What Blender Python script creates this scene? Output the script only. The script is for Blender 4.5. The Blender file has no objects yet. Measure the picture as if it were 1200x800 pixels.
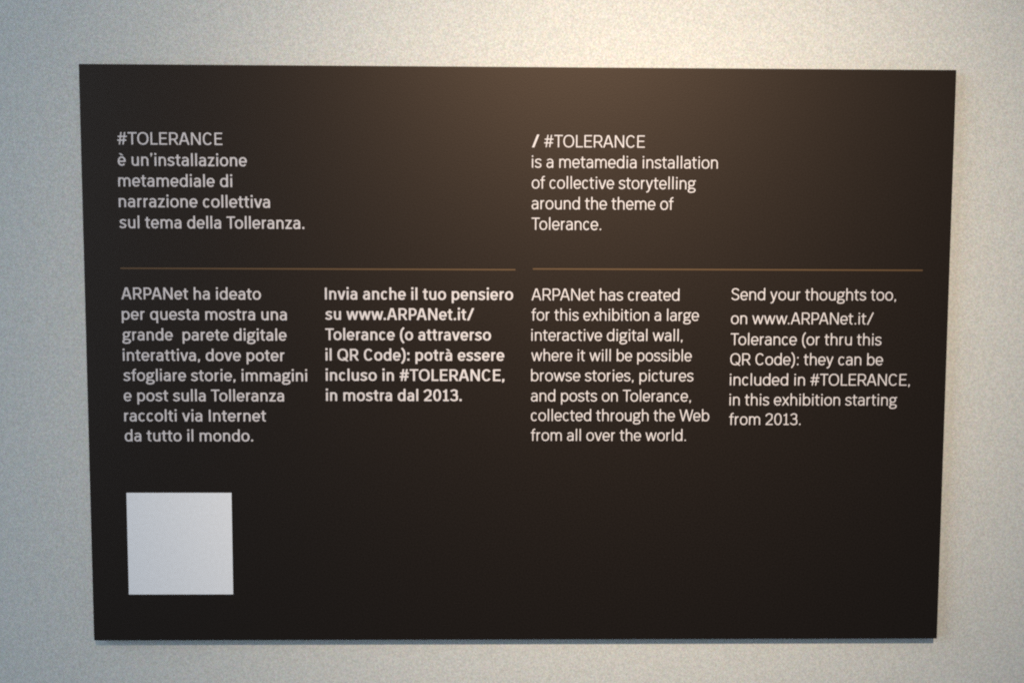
import bpy, bmesh, math
from mathutils import Matrix, Vector
from mathutils.geometry import delaunay_2d_cdt

S = bpy.context.scene
COL = S.collection

# ------------------------------------------------------------------ camera
# world: X right along the wall, Z up, Y into the wall; the panel's face lies at y = 0, its centre at the origin
R = [[0.999889929, 0.003432773, -0.014434208],
     [-0.002508349, 0.997973520, 0.063581144],
     [0.014623217, -0.063537939, 0.997872282]]
cam_data = bpy.data.cameras.new('camera')
cam_data.sensor_width = 36.0
cam_data.lens = 36.0 * 1050.0 / 1200.0
cam_data.clip_start = 0.01
cam_data.clip_end = 50.0
cam = bpy.data.objects.new('camera', cam_data)
COL.objects.link(cam)
right = Vector((R[0][0], R[0][2], R[0][1]))
up = Vector((R[1][0], R[1][2], R[1][1]))
fwd = Vector((R[2][0], R[2][2], R[2][1]))
M = Matrix((right, up, -fwd)).transposed().to_4x4()
M.translation = Vector((-0.01437863, -0.6225288, 0.05190883))
cam.matrix_world = M
S.camera = cam

# ------------------------------------------------------------------ light of the exhibition room
world = bpy.data.worlds.new('World')
S.world = world
world.use_nodes = True
bg = world.node_tree.nodes['Background']
bg.inputs['Color'].default_value = (0.74, 0.90, 1.0, 1)
bg.inputs['Strength'].default_value = 0.16

# warm track spotlight above the panel; its beam fades smoothly from the axis outwards, as a halogen reflector's does
spot = bpy.data.lights.new('track_spot', 'SPOT')
spot.energy = 196.0
spot.color = (1.0, 0.82, 0.59)
spot.shadow_soft_size = 0.02
spot.spot_size = math.radians(70)
spot.spot_blend = 0.5
spot.use_nodes = True
nt = spot.node_tree
em = nt.nodes['Emission']
tc = nt.nodes.new('ShaderNodeTexCoord')
sep = nt.nodes.new('ShaderNodeSeparateXYZ')
nt.links.new(tc.outputs['Normal'], sep.inputs[0])
def mth(op, a, b=None):
    n = nt.nodes.new('ShaderNodeMath'); n.operation = op
    for i, v in enumerate((a, b)):
        if v is None: continue
        if isinstance(v, (int, float)): n.inputs[i].default_value = v
        else: nt.links.new(v, n.inputs[i])
    return n.outputs[0]
z2 = mth('MULTIPLY', sep.outputs['Z'], sep.outputs['Z'])
tan2 = mth('SUBTRACT', mth('DIVIDE', 1.0, z2), 1.0)
BEAM = 0.176
nt.links.new(mth('EXPONENT', mth('MULTIPLY', tan2, -1.0 / BEAM ** 2)), em.inputs['Strength'])
so = bpy.data.objects.new('track_spot', spot)
COL.objects.link(so)
so.location = (0.11, -1.38, 1.09)
aim = Vector((0.080, 0.0, 0.045))
so.rotation_euler = (aim - so.location).to_track_quat('-Z', 'Y').to_euler()

# soft cool fill lamp added far to the left, its source unseen
fill = bpy.data.lights.new('cool_fill', 'AREA')
fill.shape = 'RECTANGLE'; fill.size = 2.2; fill.size_y = 2.0
fill.energy = 53.0
fill.color = (0.60, 0.81, 1.0)
fo = bpy.data.objects.new('cool_fill', fill)
COL.objects.link(fo)
fo.location = (-2.5, -0.92, 0.55)
fo.rotation_euler = (Vector((0, 0, 0)) - fo.location).to_track_quat('-Z', 'Y').to_euler()

S.view_settings.view_transform = 'Standard'
S.view_settings.look = 'None'
S.view_settings.exposure = 0.0
S.view_settings.gamma = 1.0
S.cycles.filter_width = 2.1
S.cycles.use_denoising = False

# ------------------------------------------------------------------ materials
def material(name, base, rough, spec=0.5):
    m = bpy.data.materials.new(name)
    m.use_nodes = True
    b = m.node_tree.nodes['Principled BSDF']
    b.inputs['Base Color'].default_value = (*base, 1)
    b.inputs['Roughness'].default_value = rough
    b.inputs['Specular IOR Level'].default_value = spec
    return m, m.node_tree, b

def grain(nt, b, base, scale, amount, bump, dist, second=None):
    """fine mottling of the surface's own colour plus a relief of the same size"""
    N, L = nt.nodes, nt.links
    tc = N.new('ShaderNodeTexCoord')
    n1 = N.new('ShaderNodeTexNoise'); n1.inputs['Scale'].default_value = scale
    n1.inputs['Detail'].default_value = 3.0; n1.inputs['Roughness'].default_value = 0.7
    L.new(tc.outputs['Object'], n1.inputs['Vector'])
    ramp = N.new('ShaderNodeMapRange')
    ramp.inputs['From Min'].default_value = 0.3; ramp.inputs['From Max'].default_value = 0.7
    ramp.inputs['To Min'].default_value = 1 - amount; ramp.inputs['To Max'].default_value = 1 + amount
    L.new(n1.outputs['Fac'], ramp.inputs['Value'])
    sc = N.new('ShaderNodeVectorMath'); sc.operation = 'SCALE'
    sc.inputs[0].default_value = base
    L.new(ramp.outputs['Result'], sc.inputs['Scale'])
    out = sc.outputs['Vector']
    if second:
        n2 = N.new('ShaderNodeTexNoise'); n2.inputs['Scale'].default_value = second[0]
        n2.inputs['Detail'].default_value = 2.0
        L.new(tc.outputs['Object'], n2.inputs['Vector'])
        mr = N.new('ShaderNodeMix'); mr.data_type = 'RGBA'; mr.blend_type = 'MULTIPLY'
        mr.inputs['Factor'].default_value = second[1]
        L.new(out, mr.inputs['A']); L.new(n2.outputs['Color'], mr.inputs['B'])
        gain = N.new('ShaderNodeVectorMath'); gain.operation = 'SCALE'
        gain.inputs['Scale'].default_value = 1.0 / (1 - second[1] * 0.5)
        L.new(mr.outputs['Result'], gain.inputs[0])
        out = gain.outputs['Vector']
    L.new(out, b.inputs['Base Color'])
    if bump:
        bp = N.new('ShaderNodeBump'); bp.inputs['Strength'].default_value = bump
        bp.inputs['Distance'].default_value = dist
        L.new(n1.outputs['Fac'], bp.inputs['Height']); L.new(bp.outputs['Normal'], b.inputs['Normal'])

m_wall, nt, b = material('wall_paint', (0.66, 0.655, 0.65), 0.9, 0.2)
grain(nt, b, (0.66, 0.655, 0.65), 820.0, 0.20, 0.3, 0.0004, (640.0, 0.26))
m_panel, nt, b = material('panel_black_print', (0.0058, 0.0044, 0.0043), 0.49, 0.43)
b.inputs['Specular Tint'].default_value = (1.0, 0.74, 0.61, 1)
grain(nt, b, (0.0058, 0.0044, 0.0043), 1000.0, 1.0, 0.14, 0.0003)
m_core, nt, b = material('panel_edge_black', (0.02, 0.02, 0.02), 0.7, 0.2)
m_ink, nt, b = material('white_print', (0.68, 0.63, 0.67), 0.6, 0.3)
m_label, nt, b = material('label_white', (0.88, 0.885, 0.96), 0.6, 0.3)
grain(nt, b, (0.88, 0.885, 0.96), 420.0, 0.04, 0.0, 0.0)
m_rule, nt, b = material('ochre_print', (0.115, 0.064, 0.030), 0.55, 0.3)

# ------------------------------------------------------------------ helpers
def link(name, bm, m, parent=None):
    me = bpy.data.meshes.new(name)
    bm.to_mesh(me); bm.free()
    me.materials.append(m)
    o = bpy.data.objects.new(name, me)
    COL.objects.link(o)
    if parent: o.parent = parent
    return o

def box(x0, x1, y0, y1, z0, z1, bevel=0.0):
    bm = bmesh.new()
    bmesh.ops.create_cube(bm, size=1)
    for v in bm.verts:
        v.co = Vector(((x0 + x1) / 2 + v.co.x * (x1 - x0), (y0 + y1) / 2 + v.co.y * (y1 - y0), (z0 + z1) / 2 + v.co.z * (z1 - z0)))
    if bevel:
        bmesh.ops.bevel(bm, geom=list(bm.edges), offset=bevel, segments=2, profile=0.5, affect='EDGES')
    return bm

THICK = 0.0066
# ------------------------------------------------------------------ wall
wall = link('wall', box(-2.2, 2.2, THICK + 0.0003, 0.20, -1.6, 1.9), m_wall)
wall['kind'] = 'structure'

# ------------------------------------------------------------------ lettering: stroke letterforms grown with an elliptical pen
CAP, XH, ASC, DESC = 100.0, 74.0, 104.0, -27.0

def sp(pts, closed=False, n=7):
    """smooth curve through points (Catmull-Rom)"""
    P = [Vector(p) for p in pts]
    out = []
    k = len(P)
    for i in range(k if closed else k - 1):
        if closed:
            p0, p1, p2, p3 = P[i - 1], P[i], P[(i + 1) % k], P[(i + 2) % k]
        else:
            p1, p2 = P[i], P[i + 1]
            p0 = P[i - 1] if i else p1 * 2 - p2
            p3 = P[i + 2] if i + 2 < k else p2 * 2 - p1
        for j in range(n):
            t = j / n
            out.append(0.5 * ((2 * p1) + (p2 - p0) * t + (2 * p0 - 5 * p1 + 4 * p2 - p3) * t * t + (3 * p1 - p0 - 3 * p2 + p3) * t ** 3))
    if not closed: out.append(P[-1])
    return [(p.x, p.y) for p in out]

def arc(cx, cy, rx, ry, a0, a1, k=2.22):
    n = max(4, int(abs(a1 - a0) / 11))
    out = []
    for i in range(n + 1):
        t = math.radians(a0 + (a1 - a0) * i / n)
        c, s = math.cos(t), math.sin(t)
        out.append((cx + rx * math.copysign(abs(c) ** (2 / k), c), cy + ry * math.copysign(abs(s) ** (2 / k), s)))
    return out

def ring(cx, cy, rx, ry, k=2.22):
    return ('ring', arc(cx, cy, rx, ry, 0, 360, k)[:-1])

def diag(x0, y0, x1, y1, lo, hi, f=1.0):
    """straight slanted stroke whose ends are cut level at lo and hi"""
    return ('diag', (x0, y0), (x1, y1), lo, hi, f)

def block(x0, y0, x1, y1):
    return ('poly', [(x0, y0), (x1, y0), (x1, y1), (x0, y1)])

def glyph(ch, v, h):
    """(advance, strokes); v, h: thickness of upright and of level strokes"""
    a, b = v / 2, h / 2
    st = lambda x, y0, y1: block(x - a, y0, x + a, y1)
    bar = lambda y, x0, x1: block(x0, y - b, x1, y + b)
    rx_ = lambda w, s=4.5: (w / 2 - s - a)
    if ch == ' ': return 33, []
    if ch in 'oeècdbpq':
        w = {'o': 75, 'e': 71, 'è': 71, 'c': 65}.get(ch, 77)
        if ch == 'o': return w, [ring(w / 2, XH / 2, rx_(w), XH / 2 - b + 0.8)]
        if ch == 'c':
            r = w / 2 - 4 - a
            return w, [('path', arc(w / 2 + 1, XH / 2, r, XH / 2 - b + 0.8, 40, 320))]
        if ch in 'eè':
            r = w / 2 - 4 - a
            g = [('path', arc(w / 2, XH / 2, r, XH / 2 - b + 0.8, 0, 322)), bar(XH * .485, w / 2 - r, w / 2 + r + a * .9)]
            if ch == 'è': g.append(diag(w / 2 - 14, 100, w / 2 + 4, 84, 83, 100))
            return w, g
        xs, xr = 9 + a, w - 5 - a
        if ch in 'dq': xs, xr = w - 9 - a, 5 + a
        y0, y1 = {'b': (0, ASC), 'd': (0, ASC), 'p': (DESC, XH), 'q': (DESC, XH)}[ch]
        return w, [st(xs, y0, y1), ring((xs + xr) / 2, XH / 2, abs(xr - xs) / 2, XH / 2 - b + 0.8)]
    if ch in 'aà':
        w = 70
        xr, xl, xm = w - 9 - a, 5 + a, 30
        t = XH * .575
        cy = (t + b) / 2 - 1
        g = [st(xr, 0, XH * .68),
             ('path', arc(xm + 3, XH * .66, xr - xm - 3, XH * .34 - b + .8, 0, 152)),
             ('path', [(xr, t - 1), (xm + 2, t - 1.5)] + arc(xm - 1, cy, xm - 1 - xl, cy - b + 1, 90, 270) + sp([(xm, b - .8), (xr - 12, 8.5), (xr, 21)])[1:])]
        if ch == 'à': g.append(diag(xm - 11, 100, xm + 7, 84, 83, 100))
        return w, g
    if ch in 'nhmur':
        w = {'n': 75, 'h': 75, 'm': 114, 'u': 75, 'r': 48}[ch]
        xs = 9 + a
        cy = XH * .60
        def arch(x0, x1): return ('path', arc((x0 + x1) / 2, cy, (x1 - x0) / 2, XH - b - cy + .8, 180, 0) + [(x1, cy - 8), (x1, 0)])
        if ch in 'nh': return w, [st(xs, 0, XH if ch == 'n' else ASC), arch(xs, w - 9 - a)]
        if ch == 'm':
            xe = w - 9 - a; xm = (xs + xe) / 2
            return w, [st(xs, 0, XH), arch(xs, xm), arch(xm, xe)]
        if ch == 'u':
            xe = w - 9 - a; cy = XH * .40
            return w, [st(xe, 0, XH), ('path', [(xs, XH), (xs, cy + 8)] + arc((xs + xe) / 2, cy, (xe - xs) / 2, cy - b + .8, 180, 360))]
        return w, [st(xs, 0, XH), ('path', arc(xs + 23, cy - 4, 23, XH - b - cy + 4.5, 180, 84))]
    if ch in 'ilI':
        w = 33 if ch != 'I' else 36
        x = w / 2
        g = [st(x, 0, {'i': XH, 'l': ASC, 'I': CAP}[ch])]
        if ch == 'i': g.append(block(x - a * 1.08, 88, x + a * 1.08, 88 + v * 1.1))
        return w, g
    if ch == 't':
        x = 13 + a
        return 46, [('path', [(x, 92), (x, 22)] + arc(x + 17, 21, 17, 21 - b + .8, 180, 278)[1:]), bar(XH - b, 2, 42)]
    if ch == 'f':
        x = 14 + a
        return 43, [('path', [(x, 0), (x, 80)] + arc(x + 18, 83, 18, 104 - 83 - b, 180, 82)[1:]), bar(XH - b, 2, 41)]
    if ch == 's':
        w = 63
        return w, [('path', sp([(w - 9, XH * .80), (w - 17, XH - b - 2.5), (w / 2, XH - b + .8), (5 + a + 4, XH - b - 5), (5 + a, XH * .735), (5 + a + 5, XH * .60), (w / 2, XH * .51),
                                (w - 5 - a - 5, XH * .41), (w - 5 - a, XH * .275), (w - 5 - a - 5, b + 5), (w / 2, b - .8), (14, b + 3), (6.5, XH * .23)]))]
    if ch == 'z':
        w = 63
        return w, [bar(XH - b, 6, w - 6), bar(b, 5, w - 5), diag(w - 8 - a, XH - b, 7 + a, b, b, XH - b, .98)]
    if ch in 'vwxy':
        w = {'v': 67, 'w': 101, 'x': 67, 'y': 67}[ch]
        if ch == 'v': return w, [diag(2 + a, XH, w / 2 - 1, 0, 0, XH), diag(w - 2 - a, XH, w / 2 + 1, 0, 0, XH)]
        if ch == 'w':
            q = [2 + a, 29, w / 2, w - 29, w - 2 - a]
            return w, [diag(q[0], XH, q[1], 0, 0, XH, .96), diag(q[2], XH, q[1], 0, 0, XH, .92), diag(q[2], XH, q[3], 0, 0, XH, .96), diag(q[4], XH, q[3], 0, 0, XH, .92)]
        if ch == 'x': return w, [diag(4 + a, XH, w - 3 - a, 0, 0, XH), diag(w - 4 - a, XH, 3 + a, 0, 0, XH)]
        return w, [diag(2 + a, XH, w / 2 + 1, 0, 0, XH), ('path', [(w - 2 - a - 2, XH), (w / 2 - 1, 2)] + sp([(w / 2 - 1, 2), (w / 2 - 7, -12), (w / 2 - 16, DESC + b + 1), (w / 2 - 27, DESC + b)])[1:])]
    if ch == 'g':
        w = 73
        return w, [ring(33.5, XH - 24.5, 27.5 - a, 24.5 - b + .8),
                   ('path', sp([(54, XH - 9), (61, XH - 4), (71, XH - 4.5)])),
                   ('path', sp([(20, 29), (14, 22.5), (13.5, 16), (19, 10.5), (33, 9), (50, 7.5), (62, 1), (64, -8), (57, -18.5), (36, -23.5), (15, -20.5), (8.5, -11), (12.5, -1.5), (22, 5.5)]))]
    if ch in 'OQC':
        w = 97 if ch != 'C' else 86
        r = w / 2 - 5.5 - a
        if ch == 'C': return w, [('path', arc(w / 2 + 1, 50, r, 50 - b + 1, 38, 322))]
        g = [ring(w / 2, 50, r, 50 - b + 1, 2.25)]
        if ch == 'Q': g.append(diag(w / 2 + 6, 26, w - 9, -6, -5, 26))
        return w, g
    if ch == 'T': return 73, [st(36.5, 0, CAP), bar(CAP - b, 2, 71)]
    if ch == 'L': return 68, [st(10 + a, 0, CAP), bar(b, 10, 65)]
    if ch == 'E': return 76, [st(10 + a, 0, CAP), bar(b, 10, 71), bar(CAP - b, 10, 70), bar(52, 10, 65)]
    if ch == 'A':
        w = 86
        return w, [diag(2.5 + a, 0, w / 2 - a * .45, CAP, 0, CAP), diag(w - 2.5 - a, 0, w / 2 + a * .45, CAP, 0, CAP), bar(32, 20, w - 20)]
    if ch == 'N':
        w = 94
        return w, [st(10 + a, 0, CAP), st(w - 10 - a, 0, CAP), diag(10 + a + 1, CAP, w - 10 - a - 1, 0, 0, CAP)]
    if ch in 'RP':
        w = 84 if ch == 'R' else 80
        xr = w - 7 - a; y = 44 if ch == 'R' else 41
        cy = (CAP - b + y) / 2
        g = [st(10 + a, 0, CAP), ('path', [(10 + a, CAP - b), (xr - 26, CAP - b)] + arc(xr - 24, cy, 24, CAP - b - cy, 90, -90, 2.2) + [(xr - 26, y), (10 + a, y)])]
        if ch == 'R': g.append(diag(xr - 24, y, w - 3 - a, 0, 0, y))
        return w, g
    if ch == 'W':
        w = 124
        q = [2 + a, 34, w / 2, w - 34, w - 2 - a]
        return w, [diag(q[0], CAP, q[1], 0, 0, CAP, .97), diag(q[2], CAP, q[1], 0, 0, CAP, .92), diag(q[2], CAP, q[3], 0, 0, CAP, .97), diag(q[4], CAP, q[3], 0, 0, CAP, .92)]
    if ch == 'S':
        w = 78; l, r = 7 + a, w - 6 - a
        return w, [('path', sp([(r - 1, 80), (r - 9, 96 - b), (w / 2, 101 - b), (l + 8, 95 - b), (l + 1, 75), (l + 8, 60), (w / 2, 51.5), (r - 7, 42), (r, 26), (r - 8, 5 + b), (w / 2, b - 1), (l + 6, 5 + b), (l - 2, 21)]))]
    if ch == '0': return 78, [ring(39, 50, 39 - 7 - a, 51 - b, 2.2)]
    if ch == '1': return 62, [st(33, 0, CAP), ('path', [(33, CAP - b - 3), (27, 91 - b), (10, 86 - b)]), bar(b, 10, 56)]
    if ch == '2': return 74, [bar(b, 7, 68), ('path', sp([(9, 74), (15, 92 - b), (36, 101 - b), (58, 92 - b), (63 - a + 2, 73), (58, 54), (36, 31), (18, 14), (12, b)]))]
    if ch == '3': return 74, [('path', sp([(11, 82), (19, 95 - b), (37, 101 - b), (57, 93 - b), (62 - a + 2, 76), (56, 60), (42, 54), (28, 53.5)])), ('path', sp([(28, 53.5), (46, 51.5), (61, 43), (66 - a + 1, 27), (60, 8 + b), (38, b - 1), (18, 5 + b), (8, 19)]))]
    if ch == '.': return 32, [block(16 - a * 1.1, 0, 16 + a * 1.1, v * 1.15)]
    if ch == ':': return 32, [block(16 - a * 1.1, 0, 16 + a * 1.1, v * 1.15), block(16 - a * 1.1, XH - v * 1.15 - 4, 16 + a * 1.1, XH - 4)]
    if ch == ',': return 32, [('poly', [(16 - a * 1.1, 0), (16 - a * .3, 0), (16 - a * 1.1, -13), (16 - a * .1, -13), (16 + a * 1.1, v * .2), (16 + a * 1.1, v * 1.15), (16 - a * 1.1, v * 1.15)])]
    if ch == "'": return 30, [('poly', [(11, 72), (14.5, 72), (15 + a * 1.1, 92), (15 + a * 1.1, 104), (15 - a * 1.1, 104), (15 - a * 1.1, 92)])]
    if ch == '/': return 63, [diag(3 + a, -2, 60 - a, 102, -2, 102)]
    if ch == '(': return 42, [('path', sp([(37, 108), (20, 82), (14, 42), (20, 4), (37, -23)]))]
    if ch == ')': return 42, [('path', sp([(5, 108), (22, 82), (28, 42), (22, 4), (5, -23)]))]
    if ch == '#': return 82, [bar(35, 4, 74), bar(65, 8, 78), diag(20, 0, 34, CAP, 0, CAP, .82), diag(48, 0, 62, CAP, 0, CAP, .82)]
    raise ValueError(ch)

def cut(poly, y, keep_above):
    out = []
    for i, p in enumerate(poly):
        q = poly[(i + 1) % len(poly)]
        ip, iq = (p[1] >= y) == keep_above or p[1] == y, (q[1] >= y) == keep_above or q[1] == y
        if ip: out.append(p)
        if ip != iq:
            t = (y - p[1]) / (q[1] - p[1])
            out.append((p[0] + (q[0] - p[0]) * t, y))
    return out

def grow(pts, v, h, closed=False):
    n = len(pts)
    P = [Vector(p) for p in pts]
    side = []
    for i in range(n):
        d0 = (P[i] - P[i - 1]) if (i or closed) else None
        d1 = (P[(i + 1) % n] - P[i]) if (i < n - 1 or closed) else None
        d = Vector((0, 0))
        for e in (d0, d1):
            if e is not None and e.length > 1e-6: d += e.normalized()
        d.normalize()
        side.append(Vector((-d.y * v / 2, d.x * h / 2)))
    quads = []
    for i in range(n if closed else n - 1):
        j = (i + 1) % n
        quads.append([P[i] + side[i], P[i] - side[i], P[j] - side[j], P[j] + side[j]])
    return quads

def area(f): return 0.5 * sum(f[i][0] * f[(i + 1) % len(f)][1] - f[(i + 1) % len(f)][0] * f[i][1] for i in range(len(f)))

CACHE = {}
def glyph_mesh(ch, v, h):
    key = (ch, v, h)
    if key in CACHE: return CACHE[key]
    adv, strokes = glyph(ch, v, h)
    faces = []
    for s in strokes:
        if s[0] == 'poly':
            if len(s[1]) > 4:
                c = s[1]
                for i in range(1, len(c) - 1): faces.append([c[0], c[i], c[i + 1]])
            else: faces.append(s[1])
        elif s[0] == 'path': faces += grow(s[1], v, h)
        elif s[0] == 'ring': faces += grow(s[1], v, h, True)
        else:
            _, p, q, lo, hi, f = s
            P, Q = Vector(p), Vector(q)
            d = (Q - P).normalized()
            sx = Vector((v * f / 2, 0)) * (1.0 + 0.28 * abs(d.x))     # level-cut slanted stroke
            P2, Q2 = P - d * 30, Q + d * 30
            poly = [tuple(P2 - sx), tuple(P2 + sx), tuple(Q2 + sx), tuple(Q2 - sx)]
            poly = cut(cut(poly, lo, True), hi, False)
            if len(poly) >= 3: faces.append(poly)
    vs, fs = [], []
    for f in faces:
        f = [(float(p[0]), float(p[1])) for p in f]
        A = area(f)
        if abs(A) < 1e-4: continue
        if A < 0: f = f[::-1]
        fs.append(list(range(len(vs), len(vs) + len(f))))
        vs += [Vector(p) for p in f]
    if not vs:
        CACHE[key] = (adv, [], []); return CACHE[key]
    r = delaunay_2d_cdt(vs, [], fs, 0, 1e-4)
    tris = [t for t, o in zip(r[2], r[5]) if o]
    CACHE[key] = (adv, [tuple(p) for p in r[0]], tris)
    return CACHE[key]

INK_Y = -0.00012
MM = 0.001
def text_line(parent, text, x0, x1, z, cap, weight):
    """one printed line from x0 to x1 (mm on the panel), its capitals CAP mm tall"""
    v, h = weight
    k = cap / 100.0
    runs, x = [], 0.0
    prev = None
    lo, hi = 1e9, -1e9
    for ch in text:
        slash = ch == '/' and text.startswith('/ ')
        adv, vs, ts = glyph_mesh(ch, 16.5 if slash else v, h)
        if prev is not None:                                            # a few kerned pairs
            x += {('T', 'o'): -9, ('P', 'A'): -9, ('W', 'e'): -5, ('r', 'a'): -2, ('r', '.'): -6, ('t', '/'): 1, ('R', 'A'): -2, ('L', 'E'): -1, ('T', 'O'): -3, ('v', 'a'): -2, ('w', '.'): -6, ('r', 'g'): -2}.get((prev, ch), 0)
        if vs:
            lo = min(lo, x + min(p[0] for p in vs)); hi = max(hi, x + max(p[0] for p in vs))
        runs.append((x, vs, ts)); x += adv; prev = ch
    sx = (x1 - x0) / (hi - lo)
    print('LINE %-30s xscale/cap %.3f' % (text, sx / k))
    bm = bmesh.new()
    for ox, vs, ts in runs:
        bv = [bm.verts.new(((x0 + (ox + p[0] - lo) * sx) * MM, INK_Y, (z + p[1] * k) * MM)) for p in vs]
        for t in ts:
            try: bm.faces.new([bv[i] for i in t])
            except ValueError: pass
    return link('text_line', bm, m_ink, parent)

# ------------------------------------------------------------------ the panel
panel = bpy.data.objects.new('information_panel', None)
COL.objects.link(panel)
panel['label'] = 'black rectangular exhibition text panel with white bilingual lettering mounted on the pale wall'
panel['category'] = 'information panel'

link('board', box(-0.300, 0.300, 0.0, THICK, -0.200, 0.200, 0.0004), m_panel, panel)

def sheet(name, x0, x1, z0, z1, m, y=INK_Y):
    bm = bmesh.new()
    bm.faces.new([bm.verts.new((x * MM, y, z * MM)) for x, z in ((x0, z0), (x1, z0), (x1, z1), (x0, z1))])
    return link(name, bm, m, panel)

for x0, x1, z in ((-275.0, -3.0, 62.0), (9.0, 281.0, 62.6)):
    sheet('rule_line', x0, x1, z - 0.52, z + 0.52, m_rule)
lab = link('square_label', box(-0.2745, -0.2014, -0.00025, 0.0001, -0.1667, -0.0943), m_label, panel)
lab['label'] = 'blank white square at the lower left of the panel'

BOLD, MED, LIGHT = (15.8, 13.2), (14.0, 11.9), (10.4, 9.2)
BLOCKS = [
    ('bold white Italian heading of five lines at upper left', 8.35, MED, -275.0, [
        ('#TOLERANCE', -203.6, 146.1, 8.35, (12.8, 11.2)), ("è un'installazione", -187.2, 131.8), ('metamediale di', -197.4, 117.7),
        ('narrazione collettiva', -171.8, 103.7), ('sul tema della Tolleranza.', -148.5, 89.4)]),
    ('thin white English heading of five lines starting with a slash', 8.35, LIGHT, 8.0, [
        ('/ #TOLERANCE', 85.7, 145.9), ('is a metamedia installation', 136.3, 131.9), ('of collective storytelling', 121.3, 117.7),
        ('around the theme of', 106.0, 103.6), ('Tolerance.', 56.1, 89.5)]),
    ('first Italian paragraph of eight lines in the leftmost column', 8.2, MED, -274.8, [
        ('ARPANet ha ideato', -178.9, 40.7), ('per questa mostra una', -161.3, 26.6), ('grande  parete digitale', -161.6, 12.4),
        ('interattiva, dove poter', -163.3, -1.8), ('sfogliare storie, immagini', -147.7, -15.8), ('e post sulla Tolleranza', -163.9, -29.9),
        ('raccolti via Internet', -176.6, -44.0), ('da tutto il mondo.', -185.8, -58.0)]),
    ('boldest paragraph, six Italian lines in the second column', 8.2, BOLD, -134.8, [
        ('Invia anche il tuo pensiero', -4.6, 41.0), ('su www.ARPANet.it/', -31.6, 27.0), ('Tolerance (o attraverso', -19.9, 12.9),
        ('il QR Code): potrà essere', -10.6, -1.3), ('incluso in #TOLERANCE,', -10.5, -15.4), ('in mostra dal 2013.', -40.3, -29.5)]),
    ('thin English paragraph of eight lines in the third column', 8.2, LIGHT, 8.2, [
        ('ARPANet has created', 111.1, 40.9), ('for this exhibition a large', 125.0, 26.9), ('interactive digital wall,', 113.7, 12.8),
        ('where it will be possible', 120.4, -1.3), ('browse stories, pictures', 121.8, -15.4), ('and posts on Tolerance,', 120.3, -29.6),
        ('collected through the Web', 133.4, -43.4), ('from all over the world.', 117.2, -57.4)]),
    ('thin English paragraph of seven lines in the rightmost column', 8.2, LIGHT, 147.5, [
        ('Send your thoughts too,', 262.8, 41.5), ('on www.ARPANet.it/', 247.6, 24.8), ('Tolerance (or thru this', 253.5, 10.2),
        ('QR Code): they can be', 255.0, -3.8), ('included in #TOLERANCE,', 274.4, -18.1), ('in this exhibition starting', 265.8, -32.2),
        ('from 2013.', 197.9, -46.0)]),
]
for label, cap, weight, x0, lines in BLOCKS:
    block_root = bpy.data.objects.new('text_block', None)
    COL.objects.link(block_root)
    block_root.parent = panel
    block_root['label'] = label
    for ln in lines:
        text_line(block_root, ln[0], x0, ln[1], ln[2], ln[3] if len(ln) > 3 else cap, ln[4] if len(ln) > 4 else weight)
